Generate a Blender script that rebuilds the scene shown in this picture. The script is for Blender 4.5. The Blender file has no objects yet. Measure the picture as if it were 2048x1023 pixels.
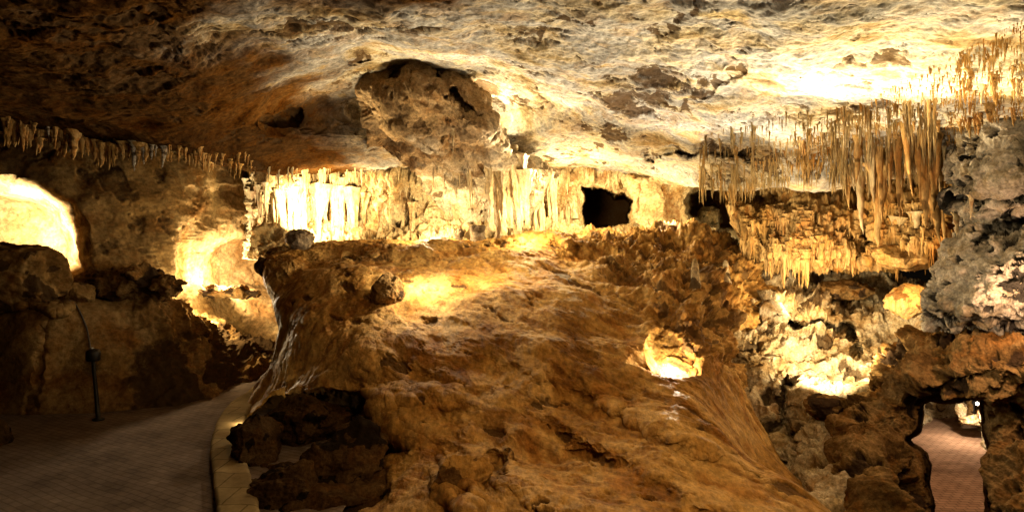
import bpy, math, random
import numpy as np
from mathutils import Vector
from mathutils.bvhtree import BVHTree
S = bpy.context.scene
COL = S.collection
random.seed(7)
from mathutils import noise as mn
def CLU(x): return mn.fractal(Vector((x, .5, .5)), .6, 2, 4)*1.3
F = 1200.0; CX, CY, EYE = 1024.0, 511.5, 3.0      # focal length in px of a 2048 px wide frame; eye height over the brick path

def P(px, py, D):
    return ((px-CX)/F*D, D, EYE-(py-CY)/F*D)

# ------------------------------------------------------------------ camera
cam = bpy.data.cameras.new('camera'); co = bpy.data.objects.new('camera', cam); COL.objects.link(co)
co.location = (0, 0, EYE); co.rotation_euler = (math.pi/2, 0, 0)
cam.sensor_width = 36; cam.lens = 36*F/2048; cam.clip_end = 400; cam.clip_start = 0.05
S.camera = co
# ------------------------------------------------------------------ world: the cave is closed, almost no sky
w = bpy.data.worlds.new('World'); S.world = w; w.use_nodes = True
w.node_tree.nodes['Background'].inputs[0].default_value = (1.0, .72, .42, 1)
w.node_tree.nodes['Background'].inputs[1].default_value = 0.003
S.view_settings.view_transform = 'Standard'; S.view_settings.look = 'None'
S.view_settings.gamma = 1; S.view_settings.exposure = 0
try:
    S.cycles.max_bounces = 5; S.cycles.diffuse_bounces = 4; S.cycles.glossy_bounces = 2
    S.cycles.caustics_reflective = False; S.cycles.use_denoising = True; S.cycles.sample_clamp_indirect = 4
    S.cycles.light_sampling_threshold = 0.002
except Exception: pass

# ------------------------------------------------------------------ show-cave lamps behind the glows, plus a few added fill spots
WARM = (1.0, .68, .28); YEL = (1.0, .79, .43); PALE = (1.0, .80, .48); ORG = (1.0, .56, .20)
def lamp(px, py, D, watts, col=WARM, r=.05, aim=None, cone=120, blend=.6):
    L = bpy.data.lights.new('lamp_light', 'SPOT' if aim else 'POINT')
    L.energy = watts*GAIN; L.color = col; L.shadow_soft_size = r
    o = bpy.data.objects.new('lamp_light', L); COL.objects.link(o); o.location = P(px, py, D)
    if aim:
        L.spot_size = math.radians(cone); L.spot_blend = blend
        o.rotation_euler = (Vector(P(*aim))-o.location).to_track_quat('-Z', 'Y').to_euler()
    return o
GAIN = 3.6
LAMPS = [
 # ceiling
 (985,222,13.4, 60, YEL, .15), (955,195,12.9, 30, YEL, .15), (1090,340,14.0, 300, (1, .84, .56), .2, (990,110,10.2), 95), (1000,350,12.6, 150, (1, .84, .56), .2, (930,60,8.8), 100),
 (690,365,13.4, 170, YEL, .3, (670,200,12), 115), (835,505,12.4, 190, YEL, .1, (845,200,11.6), 42),  # last spot is added to brighten the front of the hanging rock
 (1330,440,12.6, 220, (1, .86, .64), .3, (1270,120,9.4), 115),
 (1560,430,10.6, 130, (1, .86, .6), .15, (1600,240,9.8), 120), (1800,420,9.3, 90, YEL, .15, (1800,240,8.6), 120), (1610,390,8.6, 270, (1, .86, .6), .2, (1600,-20,6.6), 140), (1850,400,7.4, 200, YEL, .2, (1880,60,6.2), 130), (1990,300,5.4, 34, YEL, .1),
 # back wall
 (630,470,16.4, 210, YEL, .1, (640,400,18), 165), (600,400,16.0, 120, YEL, .1, (600,380,18), 165), (700,395,16.6, 110, YEL, .1, (700,380,18), 165), (860,450,16.0, 120, YEL, .1),
 (1150,395,15.8, 170, YEL, .1), (1060,455,14.4, 90, YEL, .08), (1340,440,15.2, 75, YEL, .1), (1450,440,16.6, 5, YEL, .05),
 # left side
 (40,470,13.2, 700, (1, .92, .74), .1, (60,440,15), 160), (455,560,16.0, 300, (1, .85, .6), .1), (430,622,14.7, 70, YEL, .06),
 # mound
 (850,528,11.8, 62, (1, .86, .62), .05), (965,498,12.3, 40, PALE, .05), (838,568,11.8, 7, PALE, .03), (1348,724,9.62, 55, (1, .87, .64), .03),
 # right slope
 (1640,755,10.4, 220, PALE, .05, (1650,640,12.6), 110), (1735,700,10.8, 18, YEL, .04), (1600,600,12.4, 30, YEL, .05), (1400,570,12.2, 24, YEL, .05),
 (1450,590,10.4, 260, (1, .8, .48), .08, (1690,430,12.6), 75),  # added fill spot, lights the stalactite curtain from the front
 (1650,560,12.2, 24, ORG, .1), (1820,565,11.0, 18, ORG, .1),
 # arch
 (2040,615,7.6, 44, (1, .62, .36), .08),
 # kerb
 (490,835,10.3, 3.0, YEL, .03),
]
for l in LAMPS: lamp(*l)
# unseen lamps out of frame: added mound fill, left wall spot, pillar spot
lamp(1500,-150,3.2, 205, (1, .6, .25), .3, (1150,830,8.5), 88, .9)
lamp(300,-250,3.0, 85, ORG, .25, (30,690,11.5), 36, .8)
lamp(2200,150,4.0, 42, PALE, .2, (1990,480,8.5), 60, .8)

# ------------------------------------------------------------------ numpy noise
def _hash(ix, iy, iz, s):
    h = (ix.astype(np.uint32)*np.uint32(374761393) + iy.astype(np.uint32)*np.uint32(668265263) + iz.astype(np.uint32)*np.uint32(2147483647) + np.uint32(s*974711+12345))
    h = (h ^ (h >> np.uint32(13)))*np.uint32(1274126177)
    h = (h ^ (h >> np.uint32(15)))*np.uint32(2246822519)
    return h ^ (h >> np.uint32(16))
_G = np.random.RandomState(3).randn(256, 3).astype(np.float32); _G /= np.linalg.norm(_G, axis=1)[:, None]
def pn(p, s=0):
    p = np.asarray(p, np.float32); i = np.floor(p).astype(np.int64); f = (p-i).astype(np.float32)
    u = f*f*f*(f*(f*6-15)+10); out = 0
    for dx in (0, 1):
        wx = u[:, 0] if dx else 1-u[:, 0]
        for dy in (0, 1):
            wy = u[:, 1] if dy else 1-u[:, 1]
            for dz in (0, 1):
                wz = u[:, 2] if dz else 1-u[:, 2]
                g = _G[_hash(i[:, 0]+dx, i[:, 1]+dy, i[:, 2]+dz, s) & np.uint32(255)]
                out = out + wx*wy*wz*((f[:, 0]-dx)*g[:, 0]+(f[:, 1]-dy)*g[:, 1]+(f[:, 2]-dz)*g[:, 2])
    return out*1.6
def fbm(p, o=5, s=0, gain=.5, lac=2.03):
    a = 1; t = 0; r = 0
    for k in range(o):
        r = r+a*pn(p*(lac**k)+k*7.3, s+k); t += a; a *= gain
    return r/t*1.5
def ridged(p, o=4, s=0, gain=.5):
    a = 1; t = 0; r = 0
    for k in range(o):
        r = r+a*(1-np.abs(pn(p*(2.1**k)+k*3.1, s+k))*2); t += a; a *= gain
    return r/t
def billow(p, o=4, s=0):
    a = 1; t = 0; r = 0
    for k in range(o):
        r = r+a*np.abs(pn(p*(2.1**k)+k*3.1, s+k))*2; t += a; a *= .5
    return r/t
def sst(a, b, x):
    t = np.clip((x-a)/(b-a), 0, 1); return t*t*(3-2*t)

# ------------------------------------------------------------------ materials
def N(nt, t, **kw):
    n = nt.nodes.new(t)
    for k, v in kw.items():
        if k.startswith('i_'): n.inputs[k[2:].replace('_', ' ')].default_value = v
        else: setattr(n, k, v)
    return n
def ramp(nt, pts, interp='LINEAR'):
    r = nt.nodes.new('ShaderNodeValToRGB'); r.color_ramp.interpolation = interp
    e = r.color_ramp.elements
    while len(e) < len(pts): e.new(.5)
    for k, (pos, c) in enumerate(pts):
        e[k].position = pos; e[k].color = (*c, 1) if len(c) == 3 else c
    return r
def rock_mat(name, cols, stain, pitc, sc=1.0, pit_amt=.9, stain_amt=.6, bump=.5, rough=.75, stretch=(1, 1, 1), rot=(0, 0, 0), speck=.5, spec=.0, tint=None):
    m = bpy.data.materials.new(name); m.use_nodes = True; nt = m.node_tree; nt.nodes.clear()
    L = nt.links.new
    out = N(nt, 'ShaderNodeOutputMaterial'); bs = N(nt, 'ShaderNodeBsdfPrincipled'); L(bs.outputs[0], out.inputs[0])
    tc = N(nt, 'ShaderNodeTexCoord'); mp = N(nt, 'ShaderNodeMapping'); mp.inputs['Scale'].default_value = stretch; mp.inputs['Rotation'].default_value = rot
    L(tc.outputs['Object'], mp.inputs[0]); V = mp.outputs[0]
    def noise(s, d, r=.55, dist=0.0, vec=V):
        n = N(nt, 'ShaderNodeTexNoise'); n.inputs['Scale'].default_value = s; n.inputs['Detail'].default_value = d
        n.inputs['Roughness'].default_value = r; n.inputs['Distortion'].default_value = dist; L(vec, n.inputs['Vector']); return n
    n1 = noise(.9*sc, 8, .62, .4)
    k = len(cols)
    r1 = ramp(nt, [(.33+.34*i/(k-1), c) for i, c in enumerate(cols)]); L(n1.outputs[0], r1.inputs[0])
    n2 = noise(1.7*sc, 10, .65, .8); r2 = ramp(nt, [(.50, (0, 0, 0)), (.62, (1, 1, 1))]); L(n2.outputs[0], r2.inputs[0])
    mu = N(nt, 'ShaderNodeMath', operation='MULTIPLY'); mu.inputs[1].default_value = stain_amt; L(r2.outputs[0], mu.inputs[0])
    mx = N(nt, 'ShaderNodeMix', data_type='RGBA'); L(mu.outputs[0], mx.inputs[0]); L(r1.outputs[0], mx.inputs[6]); mx.inputs[7].default_value = (*stain, 1)
    # fine grain
    n3 = noise(14*sc, 8, .7); r3 = ramp(nt, [(.36, (1-speck,)*3), (.64, (1+speck*.4,)*3)]); L(n3.outputs[0], r3.inputs[0])
    m2 = N(nt, 'ShaderNodeMix', data_type='RGBA', blend_type='MULTIPLY'); m2.inputs[0].default_value = 1; L(mx.outputs[2], m2.inputs[6]); L(r3.outputs[0], m2.inputs[7])
    # dark crust colour (mesh attribute: mineral pits, also grooves, recesses and tunnel mouths) broken up by noise
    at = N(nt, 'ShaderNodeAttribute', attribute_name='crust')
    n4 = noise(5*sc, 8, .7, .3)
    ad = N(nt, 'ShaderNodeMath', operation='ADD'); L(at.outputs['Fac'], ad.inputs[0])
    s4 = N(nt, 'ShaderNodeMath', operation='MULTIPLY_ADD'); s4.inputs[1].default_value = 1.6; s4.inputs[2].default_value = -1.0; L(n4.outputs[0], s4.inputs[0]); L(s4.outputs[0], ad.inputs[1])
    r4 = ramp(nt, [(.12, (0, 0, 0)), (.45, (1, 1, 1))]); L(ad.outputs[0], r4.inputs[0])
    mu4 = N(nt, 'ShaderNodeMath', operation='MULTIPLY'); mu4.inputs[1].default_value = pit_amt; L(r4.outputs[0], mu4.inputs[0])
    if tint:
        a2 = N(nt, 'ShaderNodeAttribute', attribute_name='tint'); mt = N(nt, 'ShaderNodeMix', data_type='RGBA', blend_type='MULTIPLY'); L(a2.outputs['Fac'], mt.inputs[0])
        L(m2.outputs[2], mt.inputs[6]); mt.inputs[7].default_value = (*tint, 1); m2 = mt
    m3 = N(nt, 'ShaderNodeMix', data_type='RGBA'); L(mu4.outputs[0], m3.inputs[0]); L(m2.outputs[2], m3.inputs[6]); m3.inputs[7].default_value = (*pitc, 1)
    L(m3.outputs[2], bs.inputs['Base Color'])
    rr = ramp(nt, [(.3, (rough-.18,)*3), (.7, (min(1, rough+.12),)*3)]); L(n2.outputs[0], rr.inputs[0]); L(rr.outputs[0], bs.inputs['Roughness'])
    bs.inputs['Specular IOR Level'].default_value = spec
    b1 = noise(9*sc, 12, .68, .2); vo = N(nt, 'ShaderNodeTexVoronoi'); vo.inputs['Scale'].default_value = 7*sc; L(V, vo.inputs['Vector'])
    cm = N(nt, 'ShaderNodeMath', operation='MULTIPLY_ADD'); cm.inputs[1].default_value = .35; L(vo.outputs['Distance'], cm.inputs[0]); L(b1.outputs[0], cm.inputs[2])
    bu = N(nt, 'ShaderNodeBump'); bu.inputs['Strength'].default_value = bump; bu.inputs['Distance'].default_value = .12/sc
    L(cm.outputs[0], bu.inputs['Height']); L(bu.outputs[0], bs.inputs['Normal'])
    return m
def brick_mat(name, c1, c2, mortar, bw, bh, rough, bump=.4, rot=0):
    m = bpy.data.materials.new(name); m.use_nodes = True; nt = m.node_tree; L = nt.links.new
    bs = nt.nodes['Principled BSDF']
    tc = N(nt, 'ShaderNodeTexCoord'); mp = N(nt, 'ShaderNodeMapping'); mp.inputs['Rotation'].default_value = (0, 0, rot); L(tc.outputs['Object'], mp.inputs[0])
    nz = N(nt, 'ShaderNodeTexNoise'); nz.inputs['Scale'].default_value = .8; L(mp.outputs[0], nz.inputs['Vector'])
    ax = N(nt, 'ShaderNodeVectorMath', operation='MULTIPLY_ADD'); ax.inputs[1].default_value = (.12, .12, 0); L(nz.outputs['Color'], ax.inputs[0]); L(mp.outputs[0], ax.inputs[2])
    br = N(nt, 'ShaderNodeTexBrick'); L(ax.outputs[0], br.inputs['Vector'])
    br.inputs['Scale'].default_value = 1; br.inputs['Brick Width'].default_value = bw; br.inputs['Row Height'].default_value = bh; br.inputs['Mortar Size'].default_value = .012; br.inputs['Mortar Smooth'].default_value = .4
    br.inputs['Color1'].default_value = (*c1, 1); br.inputs['Color2'].default_value = (*c2, 1); br.inputs['Mortar'].default_value = (*mortar, 1); br.inputs['Bias'].default_value = -.1
    n2 = N(nt, 'ShaderNodeTexNoise'); n2.inputs['Scale'].default_value = 1.4; n2.inputs['Detail'].default_value = 9; n2.inputs['Roughness'].default_value = .7; L(tc.outputs['Object'], n2.inputs['Vector'])
    r = ramp(nt, [(.3, (.5, .5, .5)), (.7, (1.15, 1.15, 1.15))]); L(n2.outputs[0], r.inputs[0])
    mx = N(nt, 'ShaderNodeMix', data_type='RGBA', blend_type='MULTIPLY'); mx.inputs[0].default_value = 1; L(br.outputs[0], mx.inputs[6]); L(r.outputs[0], mx.inputs[7]); L(mx.outputs[2], bs.inputs['Base Color'])
    rr = ramp(nt, [(.35, (rough-.2,)*3), (.65, (rough+.15,)*3)]); L(n2.outputs[0], rr.inputs[0]); L(rr.outputs[0], bs.inputs['Roughness'])
    n3 = N(nt, 'ShaderNodeTexNoise'); n3.inputs['Scale'].default_value = 9; n3.inputs['Detail'].default_value = 6; L(tc.outputs['Object'], n3.inputs['Vector'])
    bs.inputs['Specular IOR Level'].default_value = .0
    h = N(nt, 'ShaderNodeMath', operation='MULTIPLY_ADD'); h.inputs[1].default_value = -1; L(br.outputs['Fac'], h.inputs[0]); L(n3.outputs[0], h.inputs[2])
    bu = N(nt, 'ShaderNodeBump'); bu.inputs['Strength'].default_value = bump; bu.inputs['Distance'].default_value = .03; L(h.outputs[0], bu.inputs['Height']); L(bu.outputs[0], bs.inputs['Normal'])
    return m
def plain_mat(name, c, rough=.5, metal=0, emit=None):
    m = bpy.data.materials.new(name); m.use_nodes = True; nt = m.node_tree; bs = nt.nodes['Principled BSDF']
    n = N(nt, 'ShaderNodeTexNoise'); n.inputs['Scale'].default_value = 25; n.inputs['Detail'].default_value = 5
    r = ramp(nt, [(.3, tuple(x*.7 for x in c)), (.7, tuple(min(1, x*1.2) for x in c))]); nt.links.new(n.outputs[0], r.inputs[0]); nt.links.new(r.outputs[0], bs.inputs['Base Color'])
    bs.inputs['Roughness'].default_value = rough; bs.inputs['Metallic'].default_value = metal
    if emit: bs.inputs['Emission Color'].default_value = (*emit[0], 1); bs.inputs['Emission Strength'].default_value = emit[1]
    return m
M = {}
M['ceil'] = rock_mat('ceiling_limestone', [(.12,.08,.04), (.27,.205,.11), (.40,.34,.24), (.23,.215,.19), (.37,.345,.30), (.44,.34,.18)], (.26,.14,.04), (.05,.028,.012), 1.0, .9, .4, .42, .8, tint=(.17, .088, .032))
M['mound'] = rock_mat('ochre_flowstone', [(.16,.075,.016), (.27,.14,.032), (.38,.225,.07), (.28,.135,.03)], (.24,.09,.014), (.05,.025,.009), .9, .8, .6, .6, .68, (1.0, .6, .8), (0, .5, .5), .5, spec=.05, tint=(.50, .38, .26))
M['back'] = rock_mat('cream_flowstone', [(.24,.16,.07), (.38,.27,.13), (.46,.36,.20), (.34,.21,.08)], (.28,.13,.03), (.14,.055,.015), 1.2, .8, .5, .5, .6)
M['drape'] = rock_mat('pale_calcite', [(.30,.21,.09), (.44,.34,.18), (.50,.41,.25)], (.32,.16,.04), (.2,.09,.03), 1.5, .6, .4, .35, .5, (1, 1, .25), spec=.2)
M['orange'] = rock_mat('orange_calcite', [(.20,.105,.03), (.36,.21,.065), (.44,.29,.12), (.30,.16,.045)], (.34,.13,.025), (.07,.035,.012), 1.6, .8, .6, .45, .55, (1, 1, .3))
M['greyst'] = rock_mat('grey_green_calcite', [(.20,.13,.05), (.34,.24,.11), (.42,.33,.19)], (.36,.18,.04), (.04,.035,.02), 1.8, .8, .6, .45, .6, (1, 1, .3))
M['pillar'] = rock_mat('grey_pitted_limestone', [(.12,.10,.07), (.30,.26,.20), (.46,.40,.32), (.30,.24,.16)], (.24,.16,.06), (.03,.026,.022), 1.8, .95, .5, .8, .75)
M['brown'] = rock_mat('brown_rock', [(.04,.022,.009), (.11,.06,.02), (.19,.115,.045), (.13,.07,.024)], (.16,.066,.014), (.028,.017,.010), 1.4, .95, .6, .8, .7)
M['rubble'] = rock_mat('cream_brown_rock', [(.16,.10,.04), (.34,.25,.13), (.46,.38,.25), (.26,.16,.07)], (.22,.11,.03), (.05,.03,.014), 1.6, .9, .55, .8, .65)
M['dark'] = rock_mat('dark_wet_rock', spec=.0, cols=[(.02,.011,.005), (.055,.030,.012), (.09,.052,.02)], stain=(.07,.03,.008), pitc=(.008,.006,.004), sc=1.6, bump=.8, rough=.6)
M['leftw'] = rock_mat('tan_smooth_rock', [(.10,.052,.016), (.19,.11,.038), (.26,.17,.07), (.17,.08,.02)], (.12,.05,.012), (.04,.023,.011), .7, .9, .7, .4, .75)
M['stump'] = rock_mat('grey_brown_stump', [(.10,.07,.045), (.20,.15,.10), (.28,.21,.14)], (.16,.09,.035), (.04,.025,.014), 2, .8, .5, .6, .7)
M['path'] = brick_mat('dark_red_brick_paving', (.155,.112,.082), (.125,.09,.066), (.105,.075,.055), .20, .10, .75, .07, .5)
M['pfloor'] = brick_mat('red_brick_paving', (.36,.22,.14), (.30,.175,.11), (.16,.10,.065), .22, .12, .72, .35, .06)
M['kerb'] = brick_mat('tan_concrete_kerb', (.22,.15,.07), (.19,.13,.06), (.11,.075,.035), .6, .5, .8, .3)
M['black'] = plain_mat('black_metal', (.012, .011, .010), .45, .6)
M['steel'] = plain_mat('worn_steel', (.35, .33, .30), .35, .8)
M['cable'] = plain_mat('grey_cable', (.05, .045, .04), .6)
M['bulb'] = plain_mat('lit_bulb', (.9, .85, .8), .4, 0, ((1, .9, .78), 40))

# ------------------------------------------------------------------ mesh helpers
def tag(o, label=None, cat=None, group=None, kind=None):
    if label: o['label'] = label
    if cat: o['category'] = cat
    if group: o['group'] = group
    if kind: o['kind'] = kind
    return o
def grid_faces(nu, nv, closed=False):
    i = np.arange(nu-1)[:, None]; j = np.arange(nv if closed else nv-1)[None, :]
    j2 = (j+1) % nv
    return np.stack([i*nv+j, i*nv+j2, (i+1)*nv+j2, (i+1)*nv+j], -1).reshape(-1, 4)
def mk_mesh(name, V, Fc, mat, crust=None, smooth=True):
    me = bpy.data.meshes.new(name)
    V = np.ascontiguousarray(V, np.float32); Fc = np.ascontiguousarray(Fc, np.int32); k = Fc.shape[1]
    me.vertices.add(len(V)); me.vertices.foreach_set('co', V.ravel())
    me.loops.add(Fc.size); me.loops.foreach_set('vertex_index', Fc.ravel())
    me.polygons.add(len(Fc)); me.polygons.foreach_set('loop_start', np.arange(0, Fc.size, k, dtype=np.int32))
    try: me.polygons.foreach_set('loop_total', np.full(len(Fc), k, np.int32))
    except Exception: pass
    me.polygons.foreach_set('use_smooth', np.full(len(Fc), smooth))
    me.update(calc_edges=True); me.validate()
    if crust is not None:
        a = me.attributes.new('crust', 'FLOAT', 'POINT'); a.data.foreach_set('value', np.ascontiguousarray(crust, np.float32))
    me.materials.append(mat)
    return me
def mk(name, V, Fc, mat, parent=None, crust=None, smooth=True):
    o = bpy.data.objects.new(name, mk_mesh(name, V, Fc, mat, crust, smooth)); COL.objects.link(o)
    if parent: o.parent = parent
    return o
def empty(name, loc, rz=0):
    o = bpy.data.objects.new(name, None); COL.objects.link(o); o.location = loc; o.rotation_euler = (0, 0, rz); o.empty_display_size = .2; return o
def crmat(n, m):
    """Catmull-Rom matrix: m samples over n control points"""
    A = np.zeros((m, n)); t = np.linspace(0, n-1, m); i = np.minimum(t.astype(int), n-2); f = t-i
    W = [-.5*f**3+f**2-.5*f, 1.5*f**3-2.5*f**2+1, -1.5*f**3+2*f**2+.5*f, .5*f**3-.5*f**2]
    for k in range(4):
        j = np.clip(i+k-1, 0, n-1); np.add.at(A, (np.arange(m), j), W[k])
    return A
def polysd(x, y, poly):
    """signed distance, positive inside"""
    P_ = np.array(poly, float); d = np.full(x.shape, 1e18); ins = np.zeros(x.shape, bool)
    for a, b in zip(P_, np.roll(P_, -1, 0)):
        e = b-a; wx = x-a[0]; wy = y-a[1]; t = np.clip((wx*e[0]+wy*e[1])/(e@e+1e-9), 0, 1)
        d = np.minimum(d, (wx-t*e[0])**2+(wy-t*e[1])**2)
        c = (a[1] <= y) != (b[1] <= y)
        with np.errstate(divide='ignore', invalid='ignore'):
            xc = a[0]+(y-a[1])*e[0]/(e[1] if e[1] else 1e-9)
        ins ^= c & (x < xc)
    d = np.sqrt(d); return np.where(ins, d, -d)
def segd(x, y, pts):
    d = np.full(x.shape, 1e9)
    for (ax, ay), (bx, by) in zip(pts, pts[1:]):
        ex, ey = bx-ax, by-ay; t = np.clip(((x-ax)*ex+(y-ay)*ey)/(ex*ex+ey*ey), 0, 1)
        d = np.minimum(d, np.hypot(x-ax-t*ex, y-ay-t*ey))
    return d
SURF = {}
def patch(name, rows, nu, nv, mat, feats=(), disp=None, cut=None, tint=None):
    """rows: control net of (px, py, D) -> real points; feats push rock back/forward; disp(p)->(offset along normal, crust)"""
    C = np.array(rows, float); A = crmat(C.shape[0], nu); B = crmat(C.shape[1], nv)
    C[..., 2] = np.log(C[..., 2])
    G = np.einsum('ij,jkc,lk->ilc', A, C, B); x, y, D = G[..., 0], G[..., 1], np.exp(G[..., 2])
    # ragged outlines for the features
    pw = np.stack([x/38, y/38, np.zeros_like(x)], -1).reshape(-1, 3)
    jx = (fbm(pw, 4, 11)*16).reshape(x.shape); jy = (fbm(pw+9.1, 4, 12)*16).reshape(x.shape)
    NZ = sst(-.3, .2, fbm(pw*2.2+3, 4, 13)).reshape(x.shape)
    cr = np.zeros_like(x)
    for f in feats:
        j = f.get('j', 1); xx, yy = x+jx*j, y+jy*j
        brk = 1
        if f['t'] != 'poly': brk = NZ
        if f['t'] == 'poly': m = sst(-f['s'], f['s'], polysd(xx, yy, f['p']))
        elif f['t'] == 'line': m = 1-sst(f['w']*.3, f['w'], segd(xx, yy, f['p']))
        else:
            a = math.radians(f.get('a', 0)); dx, dy = xx-f['c'][0], yy-f['c'][1]
            u = (dx*math.cos(a)+dy*math.sin(a))/f['r'][0]; v = (-dx*math.sin(a)+dy*math.cos(a))/f['r'][1]
            m = 1-sst(1-f.get('s', .5), 1+f.get('s', .5)*.6, np.hypot(u, v))
        D = D+f.get('d', 0)*m; m = m*brk; y = y+f.get('dy', 0)*m; cr = np.maximum(cr, m*f.get('k', 0))
    X = np.stack([(x-CX)/F*D, D, EYE-(y-CY)/F*D], -1)
    for k in range(1 if disp else 0):
        du = np.gradient(X, axis=0); dv = np.gradient(X, axis=1); n = np.cross(dv, du); n /= np.linalg.norm(n, axis=2)[..., None]+1e-9
        tocam = np.array([0, 0, EYE])-X
        n *= np.sign(np.median(np.sum(n*tocam, 2)))
        # smooth normals a little so that overhangs do not fold
        for _ in range(6):
            n = (n+np.roll(n, 1, 0)+np.roll(n, -1, 0)+np.roll(n, 1, 1)+np.roll(n, -1, 1)); n /= np.linalg.norm(n, axis=2)[..., None]+1e-9
        off, c2 = disp(X.reshape(-1, 3), x.ravel(), y.ravel())
        X = X+n*off.reshape(x.shape)[..., None]; cr = np.maximum(cr, c2.reshape(x.shape))
    Fc = grid_faces(nu, nv)
    if cut is not None:
        keep = (polysd(x+jx*.35, y+jy*.35, globals()[cut]) < 7).ravel(); Fc = Fc[keep[Fc].all(1)]
        used = np.unique(Fc); mp = np.zeros(nu*nv, int); mp[used] = np.arange(len(used)); V = X.reshape(-1, 3)[used]; cc = cr.ravel()[used]; Fc = mp[Fc]
    else: V = X.reshape(-1, 3); cc = cr.ravel()
    o = mk(name, V, Fc, mat, None, cc)
    if tint: a = o.data.attributes.new('tint', 'FLOAT', 'POINT'); a.data.foreach_set('value', np.ascontiguousarray(tint(V), np.float32))
    SURF[name if name not in SURF else name+'2'] = BVHTree.FromPolygons(V.tolist(), Fc.tolist(), all_triangles=False)
    return o
def hit(px, py, only=None):
    best = None; d = Vector(P(px, py, 1))-Vector((0, 0, EYE)); d.normalize()
    for k, b in SURF.items():
        if only and k not in only: continue
        h = b.ray_cast(Vector((0, 0, EYE)), d, 60)
        if h[0] is not None and (best is None or h[3] < best[3]): best = h
    return best

# ------------------------------------------------------------------ CEILING (one sheet, rolled back at its lower lip)
ky = [-500,-150,0,60,110,160,220]
cols = [-350,-50,150,350,500,640,800,950,1100,1250,1400,1550,1700,1850,2050,2400]
ht = {-350:[2.3]*7,-50:[2.3]*7,150:[2.3]*7,350:[2.35,2.35,2.4,2.4,2.4,2.4,2.35],500:[2.6,2.6,2.6,2.7,2.8,2.8,2.7],640:[2.7,2.7,2.8,2.9,3.2,3.4,3.4],
 800:[2.7,2.7,2.8,3.05,3.8,3.95,3.7],950:[2.7,2.7,2.8,3.05,3.6,3.75,3.6],1100:[2.6,2.6,2.7,2.8,3.0,3.2,3.2],1250:[2.5,2.5,2.5,2.6,2.7,2.8,2.8],
 1400:[2.4,2.4,2.4,2.5,2.5,2.5,2.5],1550:[2.3,2.3,2.3,2.3,2.3,2.3,2.25],1700:[2.2]*6+[2.15],1850:[2.1]*4+[2.05,2.0,1.95],2050:[2.0]*3+[1.95,1.9,1.85,1.8],2400:[1.9]*3+[1.85,1.8,1.75,1.7]}
tail = {-350:[(225,9.5),(240,10),(245,10.2),(225,12.5)],-50:[(235,9.8),(250,10.3),(258,10.5),(240,13)],150:[(250,10.3),(275,11),(285,11.2),(268,13.5)],
 350:[(265,11),(295,11.6),(310,12),(295,14)],500:[(280,12.5),(320,13.5),(345,14),(335,16.5)],640:[(280,14),(325,16),(350,18),(345,20)],800:[(280,14.5),(325,16.5),(350,18.5),(345,20)],
 950:[(280,14.5),(325,16.5),(350,18.5),(345,20)],1100:[(280,14),(325,16.2),(350,18.2),(345,20)],1250:[(280,13),(320,15.5),(352,17.5),(350,19.5)],
 1400:[(280,12),(330,14),(378,15),(365,17)],1550:[(270,10.7),(325,12),(375,12.8),(350,15)],1700:[(255,9.7),(310,11.3),(375,12),(345,14.5)],
 1850:[(245,8.9),(290,9.8),(350,10.8),(330,13)],2050:[(245,8),(280,8.8),(320,9.5),(310,11.5)],2400:[(245,7.6),(280,8.3),(320,9),(310,11)]}
rows = []
for r in range(7):
    rows.append([(c if r > 1 else (c-1024)*1.15+1024, ky[r], ht[c][r]/((511.5-ky[r])/F)) for c in cols])
for r in range(4): rows.append([(c, tail[c][r][0], tail[c][r][1]) for c in cols])
def d_ceil(p, x, y):
    q = p*np.array([1, .8, 1.2]); w1 = fbm(q*.6, 3, 4)[:, None]
    big = fbm(q*.35, 3, 1)*.20
    sc = billow(q*.8, 4, 21)*.10
    led = fbm(q*np.array([.7, .7, 1.8])+fbm(q*.5, 3, 5)[:, None]*.8, 5, 8); terr = (np.round(led*5)/5*.5+led*.5)*.045
    z = fbm(q*.7, 3, 41)-.03
    pit = sst(.24, .38, fbm(q*3.4*np.array([.8, 1.5, 1])+w1, 5, 31, .62)*.8+z*.95)
    pit2 = sst(.38, .47, fbm(q*1.9+.6*w1, 4, 33, .6)*.8+z*.8)
    cr = 1-sst(.0, .035, np.abs(fbm(q*np.array([.8, 1.6, 1])+w1*1.5, 5, 35, .6)+.02)); cr = cr*sst(0, .3, fbm(q*.9, 3, 36)+.05)
    fine = fbm(q*5, 4, 51)*.022+fbm(q*13, 2, 52)*.006
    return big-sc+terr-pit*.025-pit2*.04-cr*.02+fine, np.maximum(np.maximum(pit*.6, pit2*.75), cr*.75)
G_ = [dict(t='line', p=[(1300,85),(1345,60),(1395,5),(1420,-20)], w=14, d=.03, k=.8), dict(t='e', c=(1330,75), r=(34,9), a=-25, d=.03, k=1.2),
      dict(t='line', p=[(1365,230),(1385,205),(1480,150)], w=13, d=.12, k=.9), dict(t='line', p=[(1300,312),(1400,298),(1500,306)], w=13, d=.6, k=.9),
      dict(t='e', c=(715,120), r=(28,10), d=.25, k=.9), dict(t='line', p=[(545,243),(600,232)], w=13, d=.4, k=1), dict(t='line', p=[(560,250),(595,245)], w=9, d=.3, k=1),
      dict(t='e', c=(1500,100), r=(45,20), d=.04, k=.45), dict(t='e', c=(1440,62), r=(40,22), d=.04, k=.45), dict(t='e', c=(975,55), r=(28,16), d=.05, k=.5),
      dict(t='e', c=(1715,82), r=(42,12), d=.04, k=.45), dict(t='e', c=(1395,100), r=(40,22), d=.04, k=.4), dict(t='e', c=(1180,12), r=(50,18), d=.05, k=.5),
      dict(t='line', p=[(1060,95),(1100,52),(1180,48)], w=9, d=.05, k=.9), dict(t='e', c=(660,215), r=(80,45), a=25, d=.0, s=.8)]
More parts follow.
